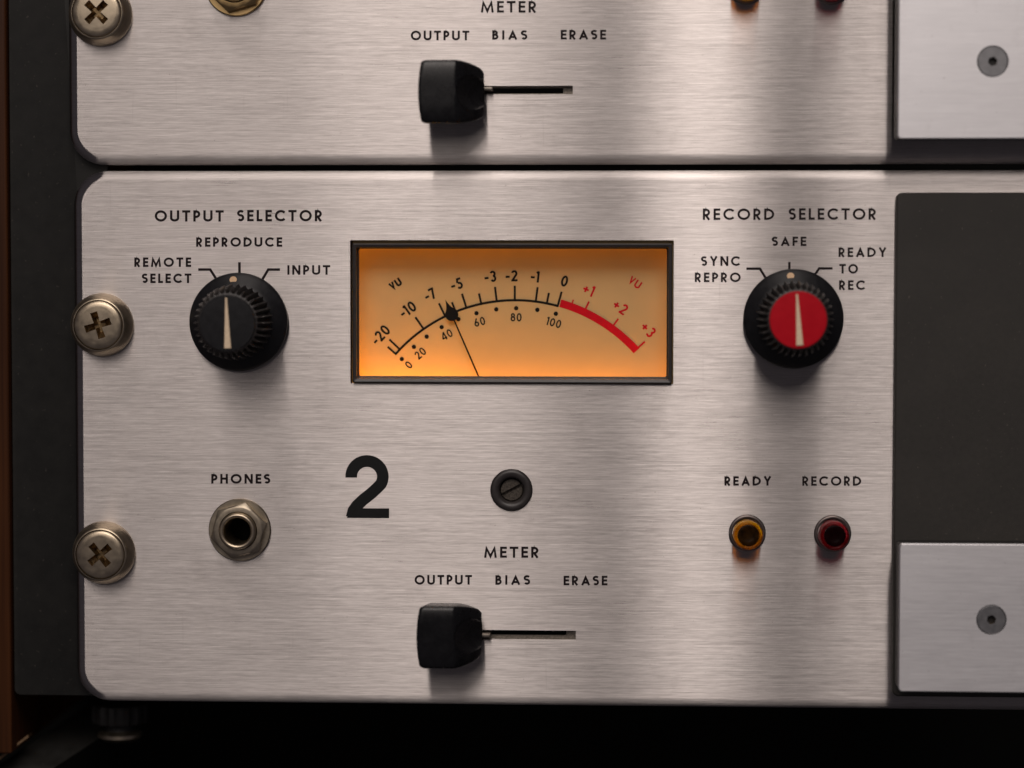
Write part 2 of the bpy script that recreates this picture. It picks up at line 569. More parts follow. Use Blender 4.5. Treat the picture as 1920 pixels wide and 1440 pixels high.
# ------------------------------------------------------------------ setting: background
def quadbox(name, material, corners, z0, z1, parent=None, bevel=0.0, **kw):
    mb = MB()
    c = [Vector(q) for q in corners]
    n = len(c)
    mb.loft([[(p.x, p.y, z0) for p in c], [(p.x, p.y, z1) for p in c]], True, True, True)
    pos = Vector((sum(p.x for p in c) / n, sum(p.y for p in c) / n, (z0 + z1) / 2))
    return mb.build(name, material, parent, pos if parent is None else None, bevel=bevel, **kw)

bx0, by0 = P(-60, 1700).xy
b = MB()
b.box((-1.2, -0.6, -0.165), (1.2, 1.0, -0.155))
tag(b.build('wall', M['black'], pos=(0, 0, -0.16)), kind='structure')
b = MB()
b.box((-1.2, -0.205, -0.1545), (1.2, -0.20, 0.03))
tag(b.build('floor', M['black'], pos=(0, -0.2, -0.06)), kind='structure')

# wooden cabinet side at the far left, standing forward of the rail
xw = P(18, 700, -0.004).x
b = MB()
b.box((xw - 0.022, P(0, 1412, -0.004).y, -0.15), (xw, 0.30, -0.003))
tag(b.build('wooden_cabinet', M['wood'], pos=(xw - 0.01, -0.15, -0.07), bevel=0.0006),
    'dark brown wooden cabinet side running up the left edge of the picture', 'cabinet')

# dark painted rack rail
xr1 = P(205, 700, -0.004).x
b = MB()
yb = P(60, 1304, -0.004).y
ring = rrect(xw + 0.0004, yb, xr1, 0.30, (0.0016, 0.0004, 0.0004, 0.0004), 6)
b.loft([[(p[0], p[1], -0.0065) for p in ring], [(p[0], p[1], -0.0042) for p in ring]], True, True, True)
tag(b.build('rack_rail', M['dark_paint'], pos=(xw + 0.01, yb, -0.005), bevel=0.0004, seg=2),
    'flat charcoal painted rack rail between the wood and the steel panels', 'rail')

# sloping dark strip below the rail
A0, A1 = P(-40, 1460, -0.005), P(215, 1290, -0.045)
def strip():
    root = empty('cabinet_brace', None, A0)
    B0, B1 = P(70, 1460, -0.005), P(330, 1290, -0.045)
    mb = MB()
    t = Vector((0, 0, -0.006))
    mb.loft([[A0, B0, B0 + t, A0 + t], [A1, B1, B1 + t, A1 + t]], True, True, True)
    mb.build('brace_bar', M['dark_paint'], root)
    mb = MB()
    C0, C1 = P(-40, 1449, -0.002), P(52, 1378, -0.010)
    D0, D1 = P(-40, 1456, -0.002), P(54, 1382, -0.010)
    mb.loft([[C0, D0, D0 + t * .6, C0 + t * .6], [C1, D1, D1 + t * .6, C1 + t * .6]], True, True, True)
    mb.build('edge_trim', M['bronze'], root)
    tag(root, 'dark sloping brace with a thin bronze edge in the lower left corner', 'brace')
strip()

# adjusting foot under the lower panel
def foot():
    c = P(225, 1333, -0.020)
    root = empty('levelling_foot', None, c)
    def vlathe(prof, n, rf=None):
        mb = MB(); rings = []
        for (r, y) in prof:
            rings.append([(c.x + (r if rf is None else rf(r, i)) * math.cos(2*PI*i/n), c.y + y,
                           c.z + (r if rf is None else rf(r, i)) * math.sin(2*PI*i/n)) for i in range(n)])
        mb.loft(rings, True, True, True)
        return mb
    s = 0.00014
    vlathe([(50*s, 14*s), (52*s, 10*s), (52*s, -14*s), (49*s, -20*s)], 72,
           lambda r, i: r * (0.93 if (i // 3) % 2 else 1)).build('knurled_collar', M['rubber'], root)
    vlathe([(28*s, -20*s), (30*s, -34*s)], 40).build('stem', M['rubber'], root)
    vlathe([(30*s, -34*s), (40*s, -40*s), (40*s, -46*s), (30*s, -53*s), (10*s, -56*s)], 48).build('metal_cap', M['washer'], root)
    tag(root, 'black knurled foot with a metal cap hanging below the lower panel corner', 'foot')
foot()

# ------------------------------------------------------------------ control modules
BN = 0.0024     # rounded edge radius of the panels
def faceplate(root, x0, y0, x1, y1, holes, name='faceplate'):
    """steel panel with bullnose edges; holes = list of (loop, wall depth)"""
    mb = MB()
    rad = (0.0085, 0.004, 0.004, 0.0085)
    rings = []
    N = 10
    prof = [(0.0, -0.0050)] + [(BN * (1 - math.cos(t)), -BN * (1 - math.sin(t))) for t in [PI / 2 * k / N for k in range(N + 1)]]
    for (ins, z) in prof:
        rings.append(rrect(x0 + ins, y0 + ins, x1 - ins, y1 - ins, tuple(r - ins for r in rad), 14, z))
    mb.loft(rings)
    mb.fill([rings[-1]] + [[(p[0], p[1], 0.0) for p in lp] for lp, _ in holes])
    for lp, dep in holes:
        # small eased edge, then the wall
        mb.loft([[(p[0], p[1], 0.0) for p in lp], [(p[0], p[1], -dep) for p in lp]])
    o = mb.build(name, M['panel'], root, smooth=25, recalc=False)
    me = o.data
    # make every face look outward / toward the viewer
    bm = bmesh.new(); bm.from_mesh(me)
    bmesh.ops.remove_doubles(bm, verts=bm.verts, dist=1e-7)
    bmesh.ops.recalc_face_normals(bm, faces=bm.faces)
    big = max(bm.faces, key=lambda f: f.calc_area())
    if big.normal.z < 0: bmesh.ops.reverse_faces(bm, faces=bm.faces)
    bm.to_mesh(me); bm.free()
    me.shade_smooth(); me.set_sharp_from_angle(angle=math.radians(25))
    for p in me.polygons:
        if p.normal.z > 0.9995: p.use_smooth = False       # the face stays truly flat
    return o

def legend(root, *words, **kw):
    mb = MB()
    for wd in words:
        word(mb, *wd)
    o = mb.build('printed_legend', M['ink'], root, smooth=0, recalc=False)
    return o

def marks(root, lines):
    mb = MB()
    for pts, w in lines: line_px(mb, pts, w)
    return mb.build('position_mark', M['ink'], root, smooth=0, recalc=False)

def selector_knob(root, c, cap_mat, pointer_deg, dot_deg, label):
    k = empty('selector_knob', root, c)
    if label: k['label'] = label
    mb = MB()
    mb.lathe(c, [(0.0100, 0.0006), (0.0118, 0.0006), (0.01205, 0.0009), (0.01205, 0.0019), (0.0118, 0.0023),
                 (0.0112, 0.0027), (0.0095, 0.0042), (0.0082, 0.0050)], 128, True, True)
    mb.build('skirt', M['black_plastic'], k, smooth=40)
    NF = 34
    def flute(r, z, a):
        d = 0.0010 if 0.0056 < z < 0.0166 else (0.0006 if 0.005 < z < 0.0172 else 0.0)
        s = math.cos(a * NF)
        return r + d * (max(-0.7, s) - 0.15)
    zs = [(0.0086, 0.0048), (0.0086, 0.0054), (0.0085, 0.0062), (0.0083, 0.0090), (0.0080, 0.0120), (0.0077, 0.0150),
          (0.00755, 0.0163), (0.00735, 0.0169), (0.00715, 0.0173), (0.0068, 0.0174)]
    mb = MB()
    mb.lathe(c, zs, NF * 12, False, True, flute)
    mb.build('fluted_grip', M['grip'], k, smooth=50)
    mb = MB()
    mb.lathe(c, [(0.00675, 0.0170), (0.00675, 0.0177), (0.0066, 0.0179), (0.0045, 0.01797), (0.002, 0.0180)], 96, False, True)
    mb.build('cap', cap_mat, k, smooth=40)
    # tapering pointer inlay
    mb = MB()
    t = math.radians(pointer_deg)
    def rot(x, y): return (c.x + x * math.cos(t) - y * math.sin(t), c.y + x * math.sin(t) + y * math.cos(t))
    out = [(-0.00024, 0.0061), (0.00024, 0.0061), (0.00088, -0.0060), (-0.00088, -0.0060)]
    mb.loft([[(*rot(x, y), c.z + 0.0178) for x, y in out], [(*rot(x * .9, y), c.z + 0.01825) for x, y in out]], True, True, True)
    mb.build('pointer', M['ivory'], k, smooth=0, bevel=0.0001, seg=1)
    # index dot on the skirt slope
    mb = MB()
    a = math.radians(90 + dot_deg)
    n = Vector((math.cos(a) * 0.0008, math.sin(a) * 0.0008, 0.0017)).normalized()
    dc = Vector(c) + Vector((math.cos(a) * 0.01035, math.sin(a) * 0.01035, 0.0035))
    e1 = Vector((-math.sin(a), math.cos(a), 0)); e2 = n.cross(e1)
    r1 = [dc + e1 * (0.00092 * math.cos(2*PI*i/24)) + e2 * (0.00092 * math.sin(2*PI*i/24)) - n * 0.0003 for i in range(24)]
    r2 = [dc + e1 * (0.00088 * math.cos(2*PI*i/24)) + e2 * (0.00088 * math.sin(2*PI*i/24)) + n * 0.00012 for i in range(24)]
    mb.loft([r1, r2], True, True, True)
    mb.build('index_dot', M['dot'], k, smooth=0)
    return k

def slide_switch(root, uc, vc, u_slot0, u_slot1, v_slot0, v_slot1):
    """cap centre in photo pixels, slot box in photo pixels"""
    zb, zt = 0.0026, 0.0150
    # the cap's front face is seen at height zt
    c0 = P(uc, vc, zt)
    k = empty('slide_switch', root, Vector((c0.x, c0.y, 0)))
    s = PX
    xa, xf, xe = c0.x - 31 * s, c0.x + 33 * s, c0.x + 33 * s + 0.0062
    nx, ny = 44, 40
    xs = []
    for i in range(nx + 1):
        t = i / nx
        xs.append(xa + (xe - xa) * t)
    def H(x):
        tl = (x - xa) / (xe - xa)
        h = 58 * s
        if tl > 0.5: h -= 15 * s * ((tl - 0.5) / 0.5) ** 2.2
        if tl < 0.09: h -= 5 * s * (1 - tl / 0.09) ** 2
        if tl > 0.93: h -= 5 * s * ((tl - 0.93) / 0.07) ** 2
        return h
    def top(x, yy):
        tl = (x - xa) / (xe - xa)
        z = zt
        if x > xf:
            q = (x - xf) / (xe - xf)
            z = zt - 0.0060 * q - 0.0012 * q * q
        z -= 0.0006 * abs(yy) ** 4                       # crowned
        # finger scallop on the slope
        ex = (x - (xf + 0.0052)) / 0.0050; ey = yy / 0.62
        r2 = ex * ex + ey * ey
        if r2 < 1: z -= 0.0030 * (1 - r2) ** 0.8
        # eased edges
        ed = min((x - xa), (xe - x), (1 - abs(yy)) * H(x))
        e = 0.0008
        if ed < e: z -= e * 0.8 * (1 - math.sqrt(max(0, 1 - (1 - ed / e) ** 2)))
        return z
    def ysp(j):
        t = j / ny * 2 - 1
        return math.copysign(1 - (1 - abs(t)) ** 1.6, t)
    rows = [[(x - 5 * s * (1 - ysp(j) ** 2) * max(0, 1 - (x - xa) / (xf - xa)), c0.y + ysp(j) * H(x), top(x, ysp(j))) for j in range(ny + 1)] for x in xs]
    mb = MB()
    mb.loft(rows, False)
    # walls and underside
    peri = [r[0] for r in rows] + rows[-1][1:] + [r[-1] for r in reversed(rows[:-1])] + list(reversed(rows[0][1:-1]))
    low = [(p[0] + (c0.x + 0.0035 - p[0]) * 0.10, p[1] + (c0.y - p[1]) * 0.10, zb) for p in peri]
    mb.loft([peri, low], True, False, True)
    o = mb.build('thumb_cap', M['slide_plastic'], k, smooth=38, recalc=False)
    bm = bmesh.new(); bm.from_mesh(o.data)
    bmesh.ops.remove_doubles(bm, verts=bm.verts, dist=1e-7)
    bmesh.ops.recalc_face_normals(bm, faces=bm.faces)
    bm.to_mesh(o.data); bm.free()
    o.data.shade_smooth(); o.data.set_sharp_from_angle(angle=math.radians(38))
    # lever coming out of the slot under the cap
    S0, S1 = P(u_slot0, v_slot1), P(u_slot1, v_slot0)
    yc = (S0.y + S1.y) / 2
    mb = MB()
    lx0, lx1 = c0.x + 0.002, xe + 0.0018
    mb.box((lx0, yc - 0.00025, -0.006), (lx1, yc + 0.0006, 0.0024))
    mb.build('lever', M['slotplate'], k, bevel=0.00025, seg=2)
    # inner guide plate with its own narrower slot
    mb = MB()
    zi = -0.0024
    out = rrect(S0.x - 0.004, S0.y - 0.004, S1.x + 0.004, S1.y + 0.004, 0.0005, 2, zi)
    up = 1 if vc < VPY else -1
    inn = rrect(S0.x + 0.001, S0.y + (0.0010 if up < 0 else 0.0004), S1.x - 0.0024, S1.y - 0.0004, 0.0001, 2, zi)
    mb.fill([out, inn])
    mb.loft([inn, [(p[0], p[1], zi - 0.0012) for p in inn]])
    mb.build('guide_plate', M['slotplate'], k, recalc=False, smooth=0)
    return k

def slot_loop(u0, u1, v0, v1):
    a, b2 = P(u0, v1), P(u1, v0)
    return rrect(a.x, a.y, b2.x, b2.y, 0.00012, 2)

def lamp(root, u, v, lens, core, label):
    c = P(u, v)
    k = empty('indicator_lamp', root, c)
    if label: k['label'] = label
    mb = MB()
    mb.lathe(c, [(0.0045, 0.0), (0.0045, 0.0004), (0.0043, 0.0007), (0.0040, 0.0008), (0.0037, 0.0007), (0.0036, 0.0002)], 72)
    mb.build('holder_ring', M['holder'], k, smooth=50)
    mb = MB()
    mb.lathe(c, [(0.0035, 0.0011), (0.0035, 0.0058), (0.00340, 0.0063), (0.0031, 0.0066), (0.0028, 0.0066), (0.00268, 0.0064), (0.00265, 0.0060)], 72)
    mb.build('lens', lens, k, smooth=60)
    mb = MB()
    mb.lathe(c, [(0.0022, 0.0058), (0.00262, 0.0060), (0.00262, 0.0062), (0.0023, 0.00635), (0.0014, 0.0061), (0.0007, 0.0060)], 48, False, True)
    mb.build('lens_core', core, k, smooth=60)
    return k

def phone_jack(root, u, v, mw='washer', mb_='nickel'):
    c = P(u, v)
    k = empty('headphone_jack', root, c)
    mb = MB()
    mb.lathe(c, [(0.0077, 0.0), (0.0077, 0.0006), (0.0075, 0.0009), (0.0050, 0.0009)], 96)
    mb.build('washer', M[mw], k, smooth=40)
    # chamfered hexagon nut
    mb = MB()
    R = 0.0071; n = 72; a_off = math.radians(90 - 14.3)
    def hexr(a):
        q = ((a - a_off) % (PI / 3)) - PI / 6
        return R * math.cos(PI / 6) / math.cos(q)
    rings = []
    for (kind, z) in (('h', 0.0009), ('h', 0.0021), ('c', 0.0030), ('t', 0.0031), ('i', 0.0031), ('i', 0.0012)):
        ring = []
        for i in range(n):
            a = 2 * PI * i / n + a_off
            hr = hexr(a); rc = R * 0.885
            if kind == 'h':
                r = hr; zz = z
                if z > 0.0015: zz = 0.0027 - max(0, (hr - rc)) * 0.55
            elif kind == 'c': r = min(hr, rc) - 0.00025; zz = 0.0030
            elif kind == 't': r = min(hr, rc) - 0.0006; zz = z
            else: r = 0.00475; zz = z
            ring.append((c.x + r * math.cos(a), c.y + r * math.sin(a), c.z + zz))
        rings.append(ring)
    mb.loft(rings)
    mb.build('hex_nut', M[mw], k, smooth=28)
    mb = MB()
    mb.lathe(c, [(0.0046, 0.001), (0.0045, 0.0042), (0.0042, 0.0046), (0.0038, 0.0047), (0.0034, 0.0044), (0.0032, 0.0036), (0.0032, -0.012)], 96)
    mb.build('bushing', M[mb_], k, smooth=60)
    mb = MB()
    mb.lathe(c, [(0.0032, -0.006), (0.001, -0.006)], 32, False, True)
    mb.build('bore', M['black'], k, smooth=0)
    return k

def zero_screw(root, u, v):
    c = P(u, v)
    k = empty('meter_adjuster', root, c)
    mb = MB()
    mb.lathe(c, [(0.0051, -0.003), (0.0051, 0.0002), (0.0049, 0.0006), (0.0044, 0.0008), (0.0036, 0.0007), (0.0031, 0.0003), (0.0029, -0.0012)], 96)
    mb.build('bushing', M['dark_bezel'], k, smooth=50)
    mb = MB()
    a = math.radians(28)
    # slotted head: two half discs either side of the slot, slot floor below
    def half(sg):
        pts = []
        h = 0.00042
        a1 = math.asin(h / 0.00285)
        for i in range(25):
            t = a1 + (PI - 2 * a1) * i / 24
            pts.append((0.00285 * math.cos(t), sg * 0.00285 * math.sin(t)))
        return [(c.x + x * math.cos(a) - y * math.sin(a), c.y + x * math.sin(a) + y * math.cos(a)) for x, y in pts]
    for sg in (1, -1):
        p = half(sg)
        mb.loft([[(x, y, c.z - 0.0024) for x, y in p], [(x, y, c.z - 0.0012) for x, y in p],
                 [(c.x + (x - c.x) * .9, c.y + (y - c.y) * .9, c.z - 0.0009) for x, y in p]], True, False, True)
    mb.lathe(c, [(0.0029, -0.0022), (0.001, -0.0022)], 32, False, True)
    mb.build('slotted_screw', M['dark_screw'], k, smooth=30)
    return k

def vu_meter(root, corners):
    (u0, v0, u1, v1) = corners
    a, b2 = P(u0, v1), P(u1, v0)
    k = empty('vu_meter', root, Vector(((a.x + b2.x) / 2, (a.y + b2.y) / 2, 0)))
    k['label'] = 'amber lit meter with a black needle and a red arc'
    # bezel frame set in the cutout, its face sloping inward
    fa, fb = P(661, 717.5, 0.0010), P(1261, 456.5, 0.0010)
    ia, ib = P(673, 705.0, -0.0010), P(1250.5, 466.5, -0.0010)
    mb = MB()
    def rr(p, q, r, z): return rrect(p.x, p.y, q.x, q.y, r, 4, z)
    e = 0.0003
    mb.loft([rr(fa, fb, 0.0004, -0.0035), rr(fa, fb, 0.0004, 0.0008),
             rrect(fa.x + e, fa.y + e, fb.x - e, fb.y - e, 0.0003, 4, 0.0011),
             rrect(fa.x + 3*e, fa.y + 3*e, fb.x - 3*e, fb.y - 3*e, 0.0003, 4, 0.0009),
             rrect(ia.x - e, ia.y - e, ib.x + e, ib.y + e, 0.0004, 4, -0.0008),
             rr(ia, ib, 0.0004, -0.0011), rr(ia, ib, 0.0004, -0.0022)])
    o = mb.build('bezel', M['dark_bezel'], k, smooth=30)
    ZD = -0.0088
    # case behind the bezel: floor, roof, sides
    ca, cb = Vector((ia.x - 0.0016, ia.y - 0.0200, 0)), Vector((ib.x + 0.0016, ib.y + 0.0022, 0))
    mb = MB()
    mb.loft([rr(ca, cb, 0.0005, -0.0021), rr(ca, cb, 0.0005, ZD - 0.0004)])
    # lip that closes the case against the bezel
    mb.fill([rr(ca, cb, 0.0005, -0.0022), rr(ia, ib, 0.0004, -0.0022)])
    mb.build('meter_case', M['dial'], k, smooth=30, recalc=False)
    mb = MB()
    mb.box((ca.x - 0.001, ca.y - 0.001, ZD - 0.0012), (cb.x + 0.001, cb.y + 0.001, ZD))
    mb.build('dial_card', M['dial'], k, smooth=0)
    # scale, drawn in polar form about the needle's pivot
    C = P(966, 863, ZD); q = (P(1066, 863, ZD) - P(966, 863, ZD)).length / 100   # metres per photo px on the card
    def pol(r, deg):
        t = math.radians(deg)
        return (C.x + r * q * math.sin(t), C.y + r * q * math.cos(t))
    z1 = ZD + 0.00004
    def seg(mb, r0, r1, deg, w, z=z1):
        p, s2 = pol(r0, deg), pol(r1, deg)
        vs, fs = ribbon([p, s2], w * q)
        mb.add([(v.x, v.y, z) for v in vs], fs)
    def band(mb, r0, r1, d0, d1, z=z1, n=60):
        A = [pol(r0, d0 + (d1 - d0) * i / n) for i in range(n + 1)]
        B = [pol(r1, d0 + (d1 - d0) * i / n) for i in range(n + 1)]
        mb.add([(*p, z) for p in A + B], [(i, i + 1, n + 2 + i, n + 1 + i) for i in range(n)])
    def text(mb, s, r, deg, hgt, sw, gap=0.14, z=z1):
        w = sw / hgt
        tot = word_width(s, w) + gap * (len(s) - 1)
        x = -tot / 2
        cx, cy = pol(r, deg)
        t = math.radians(-deg)
        for c in s:
            gw, st = glyph(c, w)
            st = [[(x + p[0], p[1] - .5) for p in ln] for ln in st]
            def xf(p):
                X, Y = p[0] * hgt * q, p[1] * hgt * q
                return (cx + X * math.cos(t) - Y * math.sin(t), cy + X * math.sin(t) + Y * math.cos(t))
            strokes_to(mb, st, w, xf, z)
            x += gw + gap
    mb = MB()
    band(mb, 297.7, 302.1, -48.6, 15.4)
    for deg, r1 in ((-48.5, 320), (-46.3, 327), (-35, 327), (-26, 327), (-21.9, 319), (-17.8, 327.5), (-12.3, 320),
                    (-6.7, 327), (-0.2, 327), (7.3, 327), (11.3, 320), (15.3, 327.5)):
        seg(mb, 298, r1, deg, 3.9, z1 + 1e-5)
    for deg in (-48.4, -41.9, -35.7, -29.0, -22, -14.8, -7.2, .3, 8.3, 15.4):
        cx, cy = pol(285, deg)
        mb.add([(cx + 4.1 * q * math.cos(2*PI*i/24), cy + 4.1 * q * math.sin(2*PI*i/24), z1) for i in range(24)], [tuple(range(24))])
    for s, r, deg in (('-20', 345, -47.2), ('-10', 347, -35.6), ('-7', 349, -27.3), ('-5', 347.5, -18.5), ('-3', 347, -7.8),
                      ('-2', 345.5, -1.2), ('-1', 346, 6.1), ('0', 348, 15.3)):
        text(mb, s, r, deg, 21, 3.9, 0.14)
    for s, deg in (('0', -48.3), ('20', -41.7), ('40', -28.7), ('60', -14.5), ('80', .3), ('100', 15.6)):
        text(mb, s, 268, deg, 15.5, 2.5, 0.16)
    text(mb, 'VU', 399, -34.3, 15, 3.8, 0.10)
    mb.build('black_scale', M['dial_ink'], k, smooth=0, recalc=False)
    mb = MB()
    band(mb, 299, 313.5, 15.9, 47.7, z1 + 2e-5)
    for deg, r1, w in ((19.8, 320, 2.6), (24.8, 328, 3.3), (35.9, 328, 3.3), (47.3, 329, 3.4)):
        seg(mb, 311, r1, deg, w, z1 + 3e-5)
    for s, r, deg in (('+1', 347.5, 23.2), ('+2', 348, 34.3), ('+3', 349, 45.3)):
        text(mb, s, r, deg, 20.5, 3.5, 0.22)
    text(mb, 'VU', 401, 33.8, 15, 3.0, 0.14)
    mb.build('red_scale', M['dial_red'], k, smooth=0, recalc=False)
    # needle with spade tip, above the card
    ZN = ZD + 0.0016
    Cn = P(966, 863, ZN)
    ang = math.radians(-23.6)
    def npt(r, s2, z):
        return (Cn.x + (r * math.sin(ang) + s2 * math.cos(ang)) * q, Cn.y + (r * math.cos(ang) - s2 * math.sin(ang)) * q, z)
    out = []
    for i in range(29):                                    # rounded body
        t = -PI * 0.78 + 2 * PI * 0.78 * i / 28
        out.append((297 - 12.3 * math.cos(t), 12.3 * math.sin(t)))
    out = [(r, s2) for r, s2 in out]
    out += [(311, 5.0), (317, 2.4), (323, 1.0), (327, 0.0), (323, -1.0), (317, -2.4), (311, -5.0)]
    mb = MB()
    mb.loft([[npt(r, s2, ZN) for r, s2 in out], [npt(r, s2, ZN + 0.0002) for r, s2 in out]], True, True, True)
    st = [(162, -1.6), (162, 1.6), (288, 1.3), (288, -1.3)]
    mb.loft([[npt(r, s2, ZN + 0.00021) for r, s2 in st], [npt(r, s2, ZN + 0.0004) for r, s2 in st]], True, True, True)
    mb.build('needle', M['dial_ink'], k, smooth=0)
    # glass pane
    mb = MB()
    mb.box((ia.x - 0.0010, ia.y - 0.0010, -0.0020), (ib.x + 0.0010, ib.y + 0.0010, -0.0013))
    mb.build('glass', M['glass'], k, smooth=0)
    # the meter's own amber bulbs, on the case floor behind the bezel
    for (u, watts, sx) in ((750, 0.0135, 0.030), (960, 0.0070, 0.060), (1150, 0.0055, 0.034)):
        p = P(u, 790, -0.0050)
        l = area('meter_bulb', (p.x, ca.y + 0.0006, -0.0050), (p.x + 0.001, ca.y + 0.04, -0.0072), sx, 0.003, watts, (1.0, 0.47, 0.02))
    return k

def side_cover(body_px, plate_px, screw_px, body_label, plate_label):
    """black raised cover beside the panel and the silver plate on it"""
    (v0, v1) = body_px
    xl = P(1675, 900).x
    xr = P(2080, 900).x
    ya, yb2 = P(1700, v1, 0.0).y, P(1700, v0, 0.0022).y
    mb = MB()
    ring = lambda z, i: rrect(xl + i, ya + i, xr - i, yb2 - i, 0.0014, 6, z)
    mb.loft([ring(0.00002, 0), ring(0.0019, 0), ring(0.0022, 0.0003)], True, True, True)
    o = mb.build('side_cover', M['cover'], pos=((xl + xr) / 2, (ya + yb2) / 2, 0), smooth=30)
    tag(o, body_label, 'cover')
    pv0, pv1 = plate_px
    h = 0.0110
    xp = P(1685.4, (pv0 + pv1) / 2, h).x
    pa, pb = P(1700, pv1, h).y, P(1700, pv0, h).y
    root = empty('silver_plate', None, Vector(((xp + xr) / 2, (pa + pb) / 2, 0.0022)))
    mb = MB()
    r2 = lambda z, i, r: rrect(xp + i, pa + i, xr - i, pb - i, r, 6, z)
    mb.loft([r2(0.00222, 0.0001, 0.001), r2(0.0096, 0.0001, 0.001)], True, True, True)
    mb.build('spacer_block', M['cover_side'], root, smooth=30)
    c = P(screw_px[0], screw_px[1], h)
    rs = screw_px[2] * PX
    mb = MB()
    hole = [(p[0], p[1], h) for p in circle(c, rs + 0.00008, 64)]
    o_ = r2(h, 0.00022, 0.0008)
    mb.loft([r2(0.0096, 0.0, 0.001), r2(h - 0.0002, 0, 0.001), o_])
    mb.fill([o_, hole])
    mb.loft([hole, [(p[0], p[1], h - 0.0008) for p in hole]])
    mb.build('plate', M['plate'], root, smooth=0, recalc=False)
    # flush socket screw
    mb = MB()
    R = 0.00115
    hexl = [(c.x + R * math.cos(PI/3*i + 0.3), c.y + R * math.sin(PI/3*i + 0.3), h - 0.0001) for i in range(6)]
    ro = circle(c, rs, 64, h - 0.0003)
    ri = circle(c, rs - 0.00025, 64, h - 0.0001)
    mb.loft([ro, ri]); mb.fill([ri, hexl])
    sk = mb.build('socket_screw', M['grey_screw'], root, smooth=30, recalc=False)
    mb = MB()
    mb.loft([hexl, [(p[0], p[1], h - 0.0016) for p in hexl]], True, False, True)
    mb.build('hex_socket', M['recess'], sk, smooth=0)
    tag(root, plate_label, 'plate', 'silver screwed plates on the right')
    return root

def upper_module():
    x0 = P(131.5, 240, -BN).x
    xr = P(2095, 700).x
    y0 = (P(300, 309.5, -BN).y + P(1800, 306.2, -BN).y) / 2
    y1 = y0 + 0.1305
    root = empty('upper_recorder_module', None, Vector((x0, y0, -0.005)))
    cj = P(443, -29)
    slot = slot_loop(800, 1074, 160.5, 177.5)
    faceplate(root, x0, y0, xr, y1, [(slot, 0.0022), (circle(cj, 0.005, 48), 0.003)])
    legend(root, ('METER', 901.3, 1006, 2, 23.6, 3.5))
    legend(root, ('OUTPUT', 770, 880, 57.5, 75.6, 3.3))
    legend(root, ('BIAS', 922.5, 989, 56.8, 74.4, 3.3))
    legend(root, ('ERASE', 1051, 1136.5, 56, 74, 3.3))
    slide_switch(root, 820.5, 171, 800, 1074, 160.5, 177.5)
    lamp(root, 1399, -26, M['amber'], M['amber_core'], None)
    lamp(root, 1559, -26, M['redlens'], M['red_core'], None)
    phone_jack(root, 443, -29, 'brass', 'brass')
    tag(root, 'upper brushed steel panel cut off by the top of the picture, one slide switch', 'recorder panel', 'brushed steel recorder panels')
    return root

